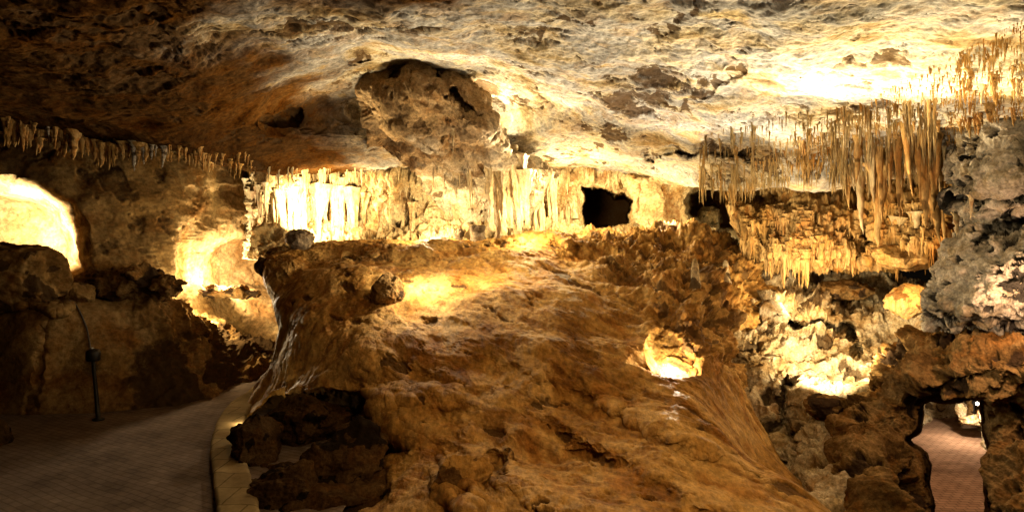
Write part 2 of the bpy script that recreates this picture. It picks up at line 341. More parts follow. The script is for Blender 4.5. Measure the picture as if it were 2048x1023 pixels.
def t_ceil_shade(p):  # dark brown painted over the ceiling's left and near parts, standing for missing light
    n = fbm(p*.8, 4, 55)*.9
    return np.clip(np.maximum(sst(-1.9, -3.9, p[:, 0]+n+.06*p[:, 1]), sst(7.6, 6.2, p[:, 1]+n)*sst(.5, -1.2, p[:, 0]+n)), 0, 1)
ceil = patch('cave_ceiling', rows, 620, 900, M['ceil'], G_, d_ceil, tint=t_ceil_shade)
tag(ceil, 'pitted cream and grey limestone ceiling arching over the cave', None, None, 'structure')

# ------------------------------------------------------------------ LEFT SIDE
xs = [-300,-50,80,200,340,450,560,660]
rows = [[(x, y, d) for x, d in zip(xs, ds)] for y, ds in [
 (215,[13.6,13.6,13.8,14.3,15.2,16.8,18.8,19]), (300,[13.3,13.3,13.5,14,14.8,16.5,18.5,19]), (370,[13,13,13.3,13.8,14.6,16.3,18.3,19]),
 (440,[13,13,13.2,13.6,14.5,16.3,18.2,19]), (500,[12.9,12.9,13.1,13.5,14.5,16.8,18.2,19]), (560,[12.8,12.8,13,13.4,14.4,17,18.2,19]),
 (620,[12.7,12.7,12.8,13.2,14.2,16.4,17.5,18.5]), (700,[12.7,12.7,12.8,13.2,14.2,16,17,18])]]
A1 = [(-250,400),(0,378),(70,388),(122,415),(152,460),(163,535),(120,545),(-250,545)]
def d_left(p, x, y):
    b = fbm(p*.45, 3, 61)*.28; f = fbm(p*np.array([1.6, 1.6, 3.2]), 5, 62)*.045
    pit = sst(.22, .4, fbm(p*1.4, 4, 63))*.9
    a = sst(20, -10, polysd(x, y, A1)); return (b+f-pit*.05)*(.25+.75*a), pit*.6*a*(1-sst(340, 380, x))
lw = patch('cave_wall', rows, 300, 420, M['leftw'], [dict(t='poly', p=A1, s=30, d=1.6, j=.25), dict(t='poly', p=[(362,495),(470,488),(545,488),(545,585),(372,580)], s=12, d=.4, j=.3),
], d_left)
tag(lw, 'smooth tan rock wall rising behind the brick path', None, None, 'structure')
# lower rock face with a broad top
xs = [-300,-60,60,130,220,330,410,470,530,600]
rows = [[(x, y, d) for x, y, d in zip(xs, ys, ds)] for ys, ds in [
 ([600,600,600,600,600,602,640,680,690,690],[13.6,13.6,13.6,13.8,14,14.8,15.6,16.2,17,17.5]),
 ([603,603,603,603,605,608,648,686,694,694],[12.6,12.6,12.5,12.7,13,13.8,14.6,15.4,16.2,16.8]),
 ([622,620,618,616,622,630,665,696,700,700],[12.1,12.1,12.0,12.2,12.6,13.3,14.1,15,15.8,16.5]),
 ([680,680,680,680,680,690,705,715,715,715],[11.9,11.8,11.6,11.9,12.2,13,13.8,14.7,15.4,16]),
 ([750,750,750,750,750,750,745,740,735,730],[11.8,11.7,11.3,11.7,11.9,12.6,13.4,14.4,15,15.8]),
 ([815,815,820,825,822,812,795,775,758,745],[11.6,11.4,11.3,11.4,11.6,12.1,12.9,13.9,14.7,15.5]),
 ([850,850,850,850,850,840,820,800,780,770],[11.9,11.7,11.6,11.7,11.9,12.4,13.2,14.2,15,15.8])]]
def d_low(p, x, y):
    b = fbm(p*.45, 3, 66)*.25; f = fbm(p*2.6, 5, 67)*.03
    rough = sst(190, 330, x); r = (ridged(p*1.6, 4, 68)-.3)*.3*rough+fbm(p*4, 4, 69)*.12*rough
    k = sst(.0, .35, fbm(p*.8, 4, 70)+rough*.5-.15)*sst(680, 740, y+.25*(x-200))
    return b+f+r, k*rough
ll = patch('rock_bank', rows, 260, 420, M['leftw'], [dict(t='line', p=[(-300,604),(60,606),(130,612)], w=10, d=-.3), dict(t='line', p=[(100,640),(60,830)], w=14, d=.12)], d_low)
tag(ll, 'long low bank of tan and dark rock bordering the brick path', 'rock bank')

# ------------------------------------------------------------------ BACK WALL behind the mound
xs = [505,535,600,700,800,900,1000,1100,1200,1300,1400,1500,1620,1760]
def bw(off): return [a+off for a in [18.5,16.4,17.4,18.1,17.8,17.4,17.2,17.5,17.6,17.0,17.2,17.4,17.8,17.8]]
rows = [[(x, y, d) for x, d in zip(xs, bw(o_))] for y, o_ in [(285,1.2),(325,.6),(350,.0),(385,.2),(420,.3),(455,.2),(480,-.3),(520,-.9)]]
TUN = [(1160,372),(1180,376),(1205,378),(1225,388),(1245,388),(1262,400),(1258,425),(1262,445),(1240,448),(1215,455),(1190,462),(1170,450),(1163,420)]
TUN2 = [(1385,395),(1420,375),(1480,378),(1520,385),(1560,420),(1500,450),(1440,455),(1425,470),(1400,440),(1378,425)]
def d_back(p, x, y):
    v = p*np.array([1, 1, .22])
    fold = ridged(v*2.6, 4, 81, .6)*.5; b = fbm(p*.8, 4, 82)*.22; f = fbm(p*5, 4, 83)*.05
    pit = sst(.2, .38, fbm(v*2.6, 4, 84))
    flut = 1-sst(1240, 1290, x)
    fade = sst(4, -30, polysd(x, y, TUN))*sst(4, -26, polysd(x, y, TUN2))
    return (b+fold*flut+f-pit*.15)*fade, pit*.5
bk = patch('cave_wall', rows, 240, 1000, M['back'], [dict(t='poly', p=TUN, s=4, d=10, k=1, j=.9), dict(t='poly', p=TUN2, s=7, d=3.2, k=.8, j=.6),
      dict(t='poly', p=[(1262,352),(1300,342),(1400,350),(1392,400),(1385,440),(1400,470),(1280,470),(1265,420)], s=10, d=-.9, j=.4),
      dict(t='poly', p=[(712,405),(722,404),(730,450),(745,470),(745,482),(715,482)], s=4, d=.8, k=.8, j=.3),
      dict(t='poly', p=[(750,455),(790,440),(845,455),(850,482),(748,482)], s=5, d=.7, k=.6, j=.6),
      dict(t='line', p=[(700,372),(720,380),(745,385)], w=9, d=.15, k=1), dict(t='line', p=[(765,388),(790,420),(830,450)], w=8, d=.3, k=.8)], d_back)
tag(bk, 'cream fluted back wall with a black tunnel mouth', None, None, 'structure')

# ------------------------------------------------------------------ HANGING MASS
xs = [(690,740,900)]
rows = [
 [(712,150,13.8),(770,128,13.6),(800,112,13.6),(835,108,13.6),(880,118,13.6),(920,150,13.2),(965,200,13.2),(1000,245,13.6),(1040,290,14.2),(1125,338,15.6)],
 [(712,175,13.6),(768,145,12.9),(800,125,12.8),(835,116,12.7),(880,128,12.7),(915,165,12.2),(955,215,12.3),(995,262,12.8),(1035,302,13.7),(1118,348,15.2)],
 [(714,205,13.6),(770,185,12.5),(800,175,12.3),(835,160,12.0),(875,170,12.1),(908,205,12.1),(940,240,12.0),(985,275,12.6),(1025,312,13.5),(1110,354,15.1)],
 [(722,242,13.8),(780,230,12.8),(810,225,12.5),(840,215,12.1),(875,220,12.2),(905,240,12.4),(935,265,12.4),(975,295,13.1),(1012,330,13.9),(1100,362,15.4)],
 [(735,268,14.2),(800,260,12.8),(830,262,12.8),(858,262,12.7),(885,265,12.8),(912,275,13),(940,295,13.6),(970,320,14.3),(1005,345,14.8),(1090,372,15.9)],
 [(745,295,15.5),(825,290,13.6),(860,298,13.3),(885,300,13.3),(908,300,13.7),(930,310,14.1),(952,330,14.6),(975,350,15.3),(1005,370,15.6),(1085,388,16.4)],
 [(800,315,15),(850,325,14.8),(885,335,14.8),(905,340,14.8),(925,340,15),(945,350,15.3),(965,365,15.7),(985,385,16.2),(1010,405,16.5),(1085,412,17)],
 [(850,360,17),(880,370,16.6),(905,385,16.4),(925,392,16.3),(945,395,16.3),(960,400,16.4),(978,415,16.5),(995,435,16.7),(1015,455,17),(1085,450,17.3)],
 [(860,420,18),(885,430,17.6),(910,440,17.4),(928,445,17.2),(948,450,17.2),(965,460,17.2),(980,470,17.2),(995,480,17.3),(1015,490,17.4),(1085,490,17.6)]]
def d_hang(p, x, y):
    b = fbm(p*.7, 3, 91)*.28; f = fbm(p*4, 5, 92)*.06; r = (np.round(fbm(p*1.3, 3, 93)*4)/4)*.16
    pit = sst(.32, .44, fbm(p*2.6, 4, 94))
    return b+f+r-pit*.08, pit*.6
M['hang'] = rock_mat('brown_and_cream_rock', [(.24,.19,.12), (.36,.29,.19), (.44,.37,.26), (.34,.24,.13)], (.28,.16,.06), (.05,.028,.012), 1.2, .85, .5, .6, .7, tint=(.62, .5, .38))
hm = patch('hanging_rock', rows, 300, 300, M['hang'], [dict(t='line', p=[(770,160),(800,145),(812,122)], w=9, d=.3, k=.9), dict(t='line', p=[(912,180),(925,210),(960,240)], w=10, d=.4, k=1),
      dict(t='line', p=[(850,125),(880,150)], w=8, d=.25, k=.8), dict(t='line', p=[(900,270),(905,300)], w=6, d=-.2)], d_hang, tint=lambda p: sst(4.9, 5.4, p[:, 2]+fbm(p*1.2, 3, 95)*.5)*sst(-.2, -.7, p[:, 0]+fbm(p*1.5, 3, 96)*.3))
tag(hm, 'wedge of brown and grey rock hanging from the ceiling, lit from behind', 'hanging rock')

# ------------------------------------------------------------------ MOUND
rows = [
 [(520,540,18.5),(560,528,18.5),(600,522,18.5),(720,520,18.5),(850,520,18.5),(980,520,18.5),(1110,520,18.5),(1250,520,18.5),(1380,520,18.5),(1480,530,18),(1560,560,17),(1650,640,16)],
 [(548,530,16.5),(538,503,15.3),(600,490,15.5),(720,484,16),(850,480,16),(980,474,16),(1110,472,16),(1250,464,15.8),(1380,474,15.5),(1470,494,15),(1515,520,15),(1590,630,15.2)],
 [(565,580,15.5),(526,545,13.8),(600,522,13.9),(720,512,14.2),(850,505,14.2),(980,503,14.2),(1110,503,14.2),(1250,505,14),(1380,515,13.6),(1440,545,13.3),(1500,585,13.3),(1580,700,14)],
 [(575,640,14.5),(537,600,12.9),(610,585,12.4),(720,565,12.6),(850,560,12.6),(980,555,12.6),(1110,560,12.5),(1250,565,12.3),(1380,580,12),(1405,612,11.9),(1455,665,12.0),(1530,770,12.9)],
 [(590,690,14),(547,660,12.4),(620,640,11.4),(720,630,11.3),(850,625,11.2),(980,625,11.1),(1110,630,11),(1250,640,10.8),(1380,655,10.5),(1410,690,10.6),(1455,745,10.8),(1535,845,11.9)],
 [(590,760,13.5),(540,725,12.2),(620,710,10.7),(720,700,10.3),(850,700,10.1),(980,700,10),(1110,705,9.8),(1250,715,9.6),(1360,735,9.4),(1430,775,9.3),(1475,825,9.5),(1560,910,10.6)],
 [(575,800,13.2),(512,780,12.3),(600,770,10.5),(720,770,9.8),(850,775,9.4),(980,780,9.2),(1110,785,9),(1250,795,8.8),(1370,810,8.6),(1440,850,8.4),(1500,888,8.6),(1590,960,9.6)],
 [(560,850,12),(492,830,11.2),(590,830,10.3),(720,840,9.4),(850,850,8.7),(980,855,8.4),(1110,860,8.2),(1250,870,8),(1380,885,7.8),(1470,915,7.6),(1545,948,7.7),(1635,1010,8.6)],
 [(545,900,11),(488,890,9.7),(590,900,9.3),(720,910,8.6),(850,930,8),(980,935,7.5),(1110,940,7.3),(1250,950,7.1),(1390,960,7),(1510,975,6.8),(1600,1005,6.8),(1700,1060,7.6)],
 [(545,1000,8.5),(508,1000,7.5),(600,1010,7.4),(720,1020,7.2),(850,1030,6.8),(980,1035,6.5),(1110,1040,6.3),(1250,1045,6.2),(1400,1048,6.1),(1540,1052,6.1),(1640,1075,6.2),(1740,1120,6.9)],
 [(500,1420,4.0),(500,1400,4.1),(600,1400,4.1),(720,1400,4.2),(850,1400,4.2),(980,1400,4.2),(1110,1400,4.2),(1250,1400,4.2),(1400,1400,4.2),(1560,1400,4.2),(1700,1400,4.4),(1850,1400,5.2)]]
fl = np.array([.62, -.30, -.55]); fl /= np.linalg.norm(fl)        # the way the flowstone ran
FL2 = np.array([-.30, -.35, -.88]); FL2 /= np.linalg.norm(FL2)
def flowq(p, d, k): return p-np.outer(p@d, d)*k
def flowmix(p): return sst(-3.6, -1.4, p[:, 0]+fbm(p*.6, 2, 116)*.8)[:, None]
def streak(p):
    m = flowmix(p)[:, 0]; w = fbm(p*.8, 3, 117)[:, None]*.35
    a = fbm(flowq(p, fl, .90)*4.2+w, 6, 118, .62); b = fbm(flowq(p, FL2, .90)*4.2+w, 6, 119, .62)
    return sst(-.02, .34, a*m+b*(1-m)+fbm(p*.9, 3, 120)*.25)
def d_mound(p, x, y):
    al = p@fl; q = p-np.outer(al, fl)*.72
    b = fbm(p*.5, 3, 101)*.20; r = (billow(q*.8, 3, 102)-.3)*.09*sst(480, 620, y); q2 = p-np.outer(al, fl)*.86; lf = flowmix(p)[:, 0]; f = lf*(fbm(q2*2.4, 5, 103, .5)*.024+(ridged(q2*1.1, 3, 111)-.5)*.06)+(1-lf)*fbm(flowq(p, FL2, .86)*1.8, 4, 112)*.05-streak(p)*.018; ff = fbm(p*9, 3, 104)*.005
    # craggy upper right
    cr = sst(-60, 120, x-1230+(600-y)*.9)*sst(760, 600, y+.0*x-.25*(x-1200)); cr = np.clip(cr, 0, 1)
    w1 = fbm(p*1.1, 3, 115)[:, None]*.5
    c = (billow(p*1.3+w1, 4, 105)-.35)*.32*cr+fbm(p*5, 5, 106)*.08*cr
    led = fbm(p*np.array([.9, .9, 2.6])+w1, 5, 107); c += (np.round(led*5)/5*.6+led*.4)*.36*cr
    # rim slabs
    rim = sst(560, 500, y); t = fbm(p*np.array([1, 1, 3.0]), 4, 109); c += (np.round(t*4)/4)*.10*rim
    pit = sst(.40, .5, fbm(q*2.3, 5, 108, .55)+cr*.16)
    return b+r+f+ff+c-pit*.06, pit*.8+cr*.62*sst(.0, .25, fbm(p*1.7, 5, 114))
MF = [dict(t='line', p=l_, w=w_, d=d_, j=1.2) for l_, w_, d_ in [([(700,560),(610,650),(550,770)],45,-.12), ([(770,625),(720,720),(600,795)],40,-.14), ([(900,600),(1050,660),(1250,800),(1400,900)],40,-.10), ([(850,720),(1050,790),(1250,900),(1450,1010)],36,-.10), ([(1010,600),(1180,680),(1330,790),(1480,900)],30,-.08), ([(700,800),(900,860),(1050,960),(1120,1040)],40,-.10), ([(640,620),(590,720)],26,.08), ([(950,720),(1150,800),(1300,880)],22,.08)]] + [dict(t='poly', p=[(1300,665),(1325,655),(1345,668),(1372,700),(1400,728),(1395,745),(1340,752),(1310,735),(1297,700)], s=8, d=.42, j=.5),
      dict(t='poly', p=[(545,800),(600,785),(700,788),(745,800),(700,835),(790,868),(830,900),(780,935),(770,985),(660,1040),(500,1060),(475,900),(480,860)], s=12, d=.9, k=.9, j=.7),
      dict(t='poly', p=[(870,915),(930,940),(965,1000),(940,1040),(880,1000)], s=10, d=-.25, j=.5), dict(t='line', p=[(872,920),(900,975),(950,1000)], w=16, d=.25, k=.4),
      dict(t='e', c=(1120,890), r=(70,30), a=15, d=.12, k=.2), dict(t='e', c=(1180,915), r=(50,14), a=20, d=.15, k=.6), dict(t='e', c=(985,945), r=(25,50), d=.4, k=.5),
      dict(t='line', p=[(690,512),(745,516),(775,503)], w=9, d=.2, k=.9), dict(t='line', p=[(985,484),(1060,488)], w=10, d=.5, k=1),
      dict(t='e', c=(560,515), r=(50,35), d=-.35, k=.4), dict(t='e', c=(1150,478), r=(60,16), d=-.4, k=.4),
      dict(t='line', p=[(1060,655),(1120,690),(1180,720)], w=24, d=.06, k=.15), dict(t='line', p=[(560,790),(700,800),(900,800)], w=30, d=-.15),
      dict(t='poly', p=[(1180,520),(1290,530),(1310,580),(1240,575)], s=14, d=.3, k=.5), dict(t='e', c=(1230,600), r=(60,20), a=25, d=.2, k=.4)]
mo = patch('flowstone_mound', rows, 800, 1000, M['mound'], MF, d_mound, tint=lambda p: streak(p)*.75)
tag(mo, 'huge smooth ochre flowstone mound filling the middle of the cave', 'flowstone mound')

# ------------------------------------------------------------------ RIGHT: broken slope beyond the mound, down into the ravine
rows = [
 [(1340,460,17.5),(1430,465,17),(1500,500,16.8),(1580,540,16.8),(1670,560,16.8),(1760,565,16.5),(1860,560,15.5),(1960,560,14.5)],
 [(1380,500,15.5),(1460,530,14.9),(1520,555,14.6),(1590,580,14.6),(1670,592,14.6),(1760,600,14.2),(1850,600,13.2),(1950,600,12.8)],
 [(1370,590,14.0),(1440,600,13.4),(1520,615,13.1),(1590,640,13.1),(1670,645,13.1),(1760,655,12.8),(1850,655,12.2),(1950,660,12)],
 [(1380,680,13.0),(1450,680,12.4),(1520,690,12.1),(1600,705,12.0),(1670,712,11.9),(1750,720,11.6),(1820,720,11.4),(1870,715,11.8)],
 [(1410,760,12.5),(1470,760,12.0),(1540,765,11.7),(1610,775,11.3),(1670,785,11.1),(1720,790,11),(1750,790,11.4),(1770,790,12.5)],
 [(1470,860,11.8),(1525,862,11.3),(1580,866,10.9),(1620,872,10.3),(1660,880,9.8),(1690,880,9.9),(1710,870,10.6),(1720,870,11.8)],
 [(1560,980,10),(1580,980,9.8),(1605,980,9.3),(1640,985,8.6),(1675,985,8.4),(1700,985,8.6),(1715,985,9.6),(1720,985,11)],
 [(1600,1200,7.2),(1620,1200,7.0),(1650,1200,6.8),(1670,1200,6.6),(1685,1200,6.6),(1700,1200,6.8),(1710,1200,8),(1715,1200,9)]]
def d_rub(p, x, y):
    led = fbm(p*np.array([.9, .9, 2.4]), 4, 121); terr = (np.round(led*5)/5*.85+led*.15)*.6*sst(800, 700, y)
    v = p*np.array([1, 1, .3]); fold = ridged(v*2.4, 3, 124)*.3*sst(690, 800, y)
    b = fbm(p*.9, 4, 122)*.35; f = fbm(p*4.5, 5, 123)*.11
    pit = sst(.2, .34, fbm(p*1.9, 5, 125))
    return b+terr+f+fold-pit*.16, pit*.8
rb = patch('broken_rock_slope', rows, 420, 420, M['rubble'], [dict(t='line', p=[(1525,635),(1600,645),(1690,652)], w=9, d=.5, k=1), dict(t='poly', p=[(1535,600),(1600,590),(1680,625),(1690,645),(1600,640),(1530,632)], s=6, d=-.5, j=.4),
      dict(t='poly', p=[(1640,655),(1700,660),(1715,710),(1650,715)], s=8, d=.0), dict(t='e', c=(1580,850), r=(30,90), d=.9, k=.8), dict(t='line', p=[(1700,640),(1715,700)], w=12, d=.6, k=.8)], d_rub)
tag(rb, 'jagged slope of cream ledges under the orange stalactites, brightly lit', 'rock slope')

# lower hanging tier of orange rock
rows = [
 [(1440,340,17),(1520,340,16.5),(1600,340,16.3),(1690,335,16),(1780,325,15.5),(1860,315,14.5),(1930,310,13.5)],
 [(1455,420,14.8),(1520,420,14.3),(1600,420,14.1),(1690,415,13.9),(1780,400,13.4),(1860,390,12.6),(1930,380,12)],
 [(1470,460,14.3),(1520,470,13.9),(1600,475,13.6),(1690,475,13.4),(1780,465,13),(1860,455,12.2),(1930,440,11.6)],
 [(1480,480,14.2),(1520,502,13.8),(1600,515,13.5),(1690,512,13.3),(1780,505,12.9),(1860,500,12),(1930,490,11.5)],
 [(1495,492,14.5),(1525,514,14.1),(1600,528,13.8),(1690,526,13.6),(1780,522,13.2),(1860,515,12.4),(1930,510,11.8)],
 [(1500,480,16),(1530,505,16),(1600,515,16),(1690,515,15.8),(1780,512,15),(1860,505,14),(1930,500,13.2)]]
def d_cur(p, x, y):
    v = p*np.array([1, 1, .25]); fold = ridged(v*3.2, 3, 131)*.22; b = fbm(p*1.1, 4, 132)*.25; f = fbm(p*5, 4, 133)*.08
    pit = sst(.22, .34, fbm(v*3, 4, 134)); return b+fold+f-pit*.15, pit*.8
cu = patch('hanging_rock_shelf', rows, 220, 420, M['orange'], [dict(t='e', c=(1520,400), r=(50,26), d=.7, k=1), dict(t='e', c=(1730,480), r=(14,40), d=.5, k=.9)], d_cur)
tag(cu, 'orange rock shelf fringed with stalactites over a dark gap', 'rock shelf')
# rounded orange rock under the curtain
# pillar
rows = [
 [(1960,200,10.5),(1940,225,9.6),(1960,230,8.9),(2010,230,8.4),(2080,225,8.0),(2200,220,7.8),(2400,220,7.8)],
 [(1930,290,11),(1886,292,9.8),(1930,285,9.0),(1990,285,8.5),(2080,280,8.1),(2200,280,7.9),(2400,280,7.9)],
 [(1930,345,11),(1888,345,9.7),(1925,345,8.9),(1990,345,8.3),(2080,345,7.9),(2200,345,7.7),(2400,345,7.7)],
 [(1945,400,11),(1908,400,9.7),(1940,400,9.0),(1990,400,8.5),(2080,400,8.1),(2200,400,7.9),(2400,400,7.9)],
 [(1965,450,11),(1925,450,9.8),(1950,450,9.2),(2000,450,8.7),(2080,450,8.3),(2200,450,8.1),(2400,450,8)],
 [(1935,505,11),(1882,505,9.9),(1925,500,9.0),(1990,500,8.4),(2080,500,8),(2200,500,7.8),(2400,500,7.7)],
 [(1920,570,11),(1860,570,9.9),(1910,570,9.0),(1980,570,8.3),(2080,570,7.9),(2200,570,7.7),(2400,570,7.6)],
 [(1910,620,11),(1852,622,9.8),(1910,625,9.0),(1980,625,8.5),(2080,630,8.1),(2200,630,7.9),(2400,630,7.8)],
 [(1910,670,11.5),(1860,672,10.4),(1910,672,9.8),(1980,670,9.4),(2080,675,9),(2200,675,8.8),(2400,675,8.8)],
 [(1910,720,11.5),(1870,720,10.8),(1910,720,10.4),(1980,720,10),(2080,720,9.6),(2200,720,9.4),(2400,720,9.4)]]
def d_pil(p, x, y):
    b = fbm(p*.9, 4, 141)*.25; f = fbm(p*4.5, 5, 142)*.10; r = (ridged(p*2.6, 5, 143)-.4)*.10
    pit = sst(.16, .32, fbm(p*3.6, 6, 144, .65)+fbm(p*.9, 3, 145)*.4); return b+f+r-pit*.10, pit
pl = patch('rock_pillar', rows, 480, 420, M['pillar'], [dict(t='line', p=[(1930,315),(1985,310),(2060,285)], w=8, d=.3, k=1), dict(t='line', p=[(1925,398),(2000,392),(2060,380)], w=18, d=.5, k=1),
      dict(t='line', p=[(1960,485),(1985,465),(2060,440)], w=16, d=.35, k=1)], d_pil)
tag(pl, 'pitted grey and black rock pillar hanging beside the orange curtain', 'rock pillar')
# arch with the passage opening
xs = [1672,1700,1745,1800,1860,1920,1980,2050,2150,2350]
rows = [[(x, y, d) for x, y, d in zip(xs, ys, ds)] for ys, ds in [
 ([850,812,765,700,668,660,655,655,655,655],[11.6,11.2,11.3,11.3,11,10.8,10.6,10.4,10.2,10]),
 ([862,824,780,715,682,670,662,660,660,660],[11.2,10.5,10.4,10.3,10,9.7,9.4,9.1,8.9,8.8]),
 ([878,845,805,745,712,700,695,690,690,690],[11,9.8,9.7,9.5,9.1,8.8,8.5,8.2,8.0,7.9]),
 ([898,868,838,790,760,748,735,730,730,730],[10.8,9.3,9.2,9.1,8.8,8.4,8.1,7.9,7.7,7.6]),
 ([920,893,868,835,812,802,790,785,785,785],[10.6,9.1,9.0,9.0,8.9,8.6,8.3,8.1,7.9,7.8]),
 ([945,922,905,890,880,880,880,880,880,880],[10.2,8.9,8.6,8.7,8.9,8.8,8.4,8.0,7.7,7.6]),
 ([975,962,955,950,950,950,950,950,950,950],[9.8,8.4,8.0,8.2,8.6,8.6,8.1,7.6,7.3,7.2]),
 ([1035,1030,1030,1030,1030,1030,1030,1030,1030,1030],[9.2,7.8,7.3,7.6,8.2,8.2,7.6,7.1,6.9,6.8]),
 ([1250]*10,[8,6.7,6.4,6.4,7,7,6.6,6.2,6,6])]]
OPEN = [(1842,806),(1858,797),(1900,803),(1935,797),(1962,798),(1968,850),(1982,905),(1970,960),(1975,1023),(1990,1300),(1868,1300),(1862,1000),(1850,905),(1812,880),(1835,862),(1842,835)]
def d_arch(p, x, y):
    b = fbm(p*.9, 4, 151)*.35; f = fbm(p*3.5, 5, 152)*.13; r = (ridged(p*1.8, 4, 153)-.4)*.25
    pit = sst(.15, .3, fbm(p*2.0, 5, 154)); lo = sst(790, 860, y)
    return (b+f+r-pit*.15)*sst(4, -26, polysd(x, y, OPEN)), pit*.8
ar = patch('rock_arch', rows, 480, 520, M['brown'], [dict(t='poly', p=OPEN, s=9, d=2.4, j=.35)], d_arch, cut='OPEN')
tag(ar, 'low brown rock arch with a passage opening over red brick paving', 'rock arch')

# ------------------------------------------------------------------ FLOORS
def sheet(name, x0, x1, y0, y1, z, nx, ny, mat, amp=0.0, seed=0):
    gx, gy = np.meshgrid(np.linspace(x0, x1, nx), np.linspace(y0, y1, ny)); p = np.stack([gx, gy, np.zeros_like(gx)], -1).reshape(-1, 3)
    p[:, 2] = z+fbm(p*.4, 3, seed)*amp
    return mk(name, p, grid_faces(ny, nx), mat)
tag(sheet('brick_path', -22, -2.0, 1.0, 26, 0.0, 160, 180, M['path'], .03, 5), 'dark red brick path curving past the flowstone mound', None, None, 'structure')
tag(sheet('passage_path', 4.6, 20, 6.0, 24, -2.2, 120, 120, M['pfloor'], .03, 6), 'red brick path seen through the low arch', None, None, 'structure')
tag(sheet('cave_ground', -60, 60, -20, 60, -3.2, 60, 60, M['dark'], .4, 7), 'dark rock ground deep beneath the cave', None, None, 'structure')
# passage walls behind the arch
def d_pw(p, x, y): return fbm(p*.8, 4, 161)*.35+fbm(p*3, 4, 162)*.12, sst(.2, .4, fbm(p*2, 4, 163))
rows = [[(1760,760,12.5),(1800,760,16.5),(1840,760,20),(1900,760,20.5),(1960,760,20.3),(2000,760,17),(2080,760,13)],
        [(1770,800,12.2),(1808,800,16),(1842,800,19.3),(1900,800,19.6),(1950,800,19.4),(1985,800,16.5),(2060,800,12.5)],
        [(1770,840,11.8),(1812,835,15.5),(1845,832,18.9),(1900,832,19.2),(1950,832,18.9),(1990,845,15.5),(2060,880,12)],
        [(1770,1100,11),(1800,960,13.5),(1845,870,18.7),(1900,860,19),(1950,860,18.7),(2000,960,13.5),(2060,1100,11)]]
pw_ = patch('passage_wall', rows, 120, 200, M['rubble'], [], d_pw)
tag(pw_, 'low rock wall at the end of the passage under the arch', None, None, 'structure')

# kerb: swept profile along the mound's foot
kp = [(428,1300,4.57),(430,1100,6.1),(432,1023,7.04),(424,960,8.03),(422,900,9.27),(436,850,10.6),(462,815,11.9),(492,795,12.7),(520,772,13.8),(545,765,14.3)]
pts = np.array([((x-CX)/F*3600/(y-CY), 3600/(y-CY)) for x, y, _ in kp]); A = crmat(len(pts), 160); pc = A@pts
tg = np.gradient(pc, axis=0); tg /= np.linalg.norm(tg, axis=1)[:, None]; nr = np.stack([tg[:, 1], -tg[:, 0]], 1)
prof = [(0, -.1), (0, .10), (.02, .125), (.05, .13), (.12, .132), (.22, .132), (.32, .13), (.40, .128), (.44, .11), (.45, -.1)]
V = []
for i in range(160):
    for (a, h) in prof:
        V.append((pc[i, 0]+nr[i, 0]*a, pc[i, 1]+nr[i, 1]*a, h))
V = np.array(V); V += (fbm(V*4, 3, 171)*.012)[:, None]
tag(mk('kerb', V, grid_faces(160, len(prof)), M['kerb']), 'tan kerb curving between the brick path and the flowstone mound', 'kerb')

# ------------------------------------------------------------------ BOULDERS, STALAGMITES
def ico(sub):
    import bmesh
    bm = bmesh.new(); bmesh.ops.create_icosphere(bm, subdivisions=sub, radius=1); bm.verts.ensure_lookup_table()
    V = np.array([v.co[:] for v in bm.verts]); Fc = np.array([[v.index for v in f.verts] for f in bm.faces]); bm.free(); return V, Fc
IV, IF_ = ico(6); IV5, IF5 = ico(5)
def boulder(name, label, cat, px, py, D, size, mat, seed, rz=0, cuts=9, rough=.12, group=None, tilt=0, lo=False):
    rs = np.random.RandomState(seed); V, Fc = (IV5, IF5) if lo else (IV, IF_); V = V.copy()
    for _ in range(cuts):
        n = rs.randn(3); n /= np.linalg.norm(n); c = rs.uniform(.62, .92); d = V@n; V -= np.outer(np.maximum(d-c, 0)*.92, n)
    V *= (1+fbm(V*1.3+seed, 4, seed)[:, None]*.22); V = V*np.array(size)
    n = V/np.array(size)**2; n /= np.linalg.norm(n, axis=1)[:, None]
    k = 1/min(size)
    V += n*((fbm(V*2.2+seed*3, 5, seed+1)*rough+(ridged(V*3+seed, 3, seed+2)-.4)*rough*.5)*min(1, max(size)))[:, None]
    c, s = math.cos(tilt), math.sin(tilt); V = V@np.array([[c, 0, s], [0, 1, 0], [-s, 0, c]])
    cr = sst(.1, .3, fbm(V*2.6+seed, 4, seed+5))
    o = mk(name, V, Fc, mat, None, cr); o.location = P(px, py, D); o.rotation_euler = (0, 0, rz)
    return tag(o, label, cat, group)
def stalagmite(name, label, px, py, D, h, r, mat, seed, top=.75, group=None, dome=.3):
    """stubby column whose foot is at the pixel"""
    n, m = 48, 40; V = []
    for i in range(n):
        t = i/(n-1); 
        if t < 1-dome: rr = r*(1.12-(1.12-top)*(t/(1-dome))); z = h*t
        else:
            a = (t-(1-dome))/dome*math.pi/2; rr = r*top*max(.002, math.cos(a)); z = h*(1-dome)+h*dome*math.sin(a)
        for j in range(m):
            th = j/m*2*math.pi; V.append((rr*math.cos(th), rr*math.sin(th), z))
    V = np.array(V); nn = V*np.array([1, 1, .2]); nn /= np.linalg.norm(nn, axis=1)[:, None]+1e-6
    V += nn*(fbm(V*np.array([2.4, 2.4, 1.2])/max(r, .2)*.5+seed, 4, seed)*.28*r+fbm(V*7+seed, 4, seed+1)*.05*min(1, r*4))[:, None]
    V[:, 2] -= .12
    o = mk(name, V, grid_faces(n, m, True), mat, None, sst(.15, .35, fbm(V*3+seed, 4, seed+2)))
    o.location = P(px, py, D); return tag(o, label, 'stalagmite', group)
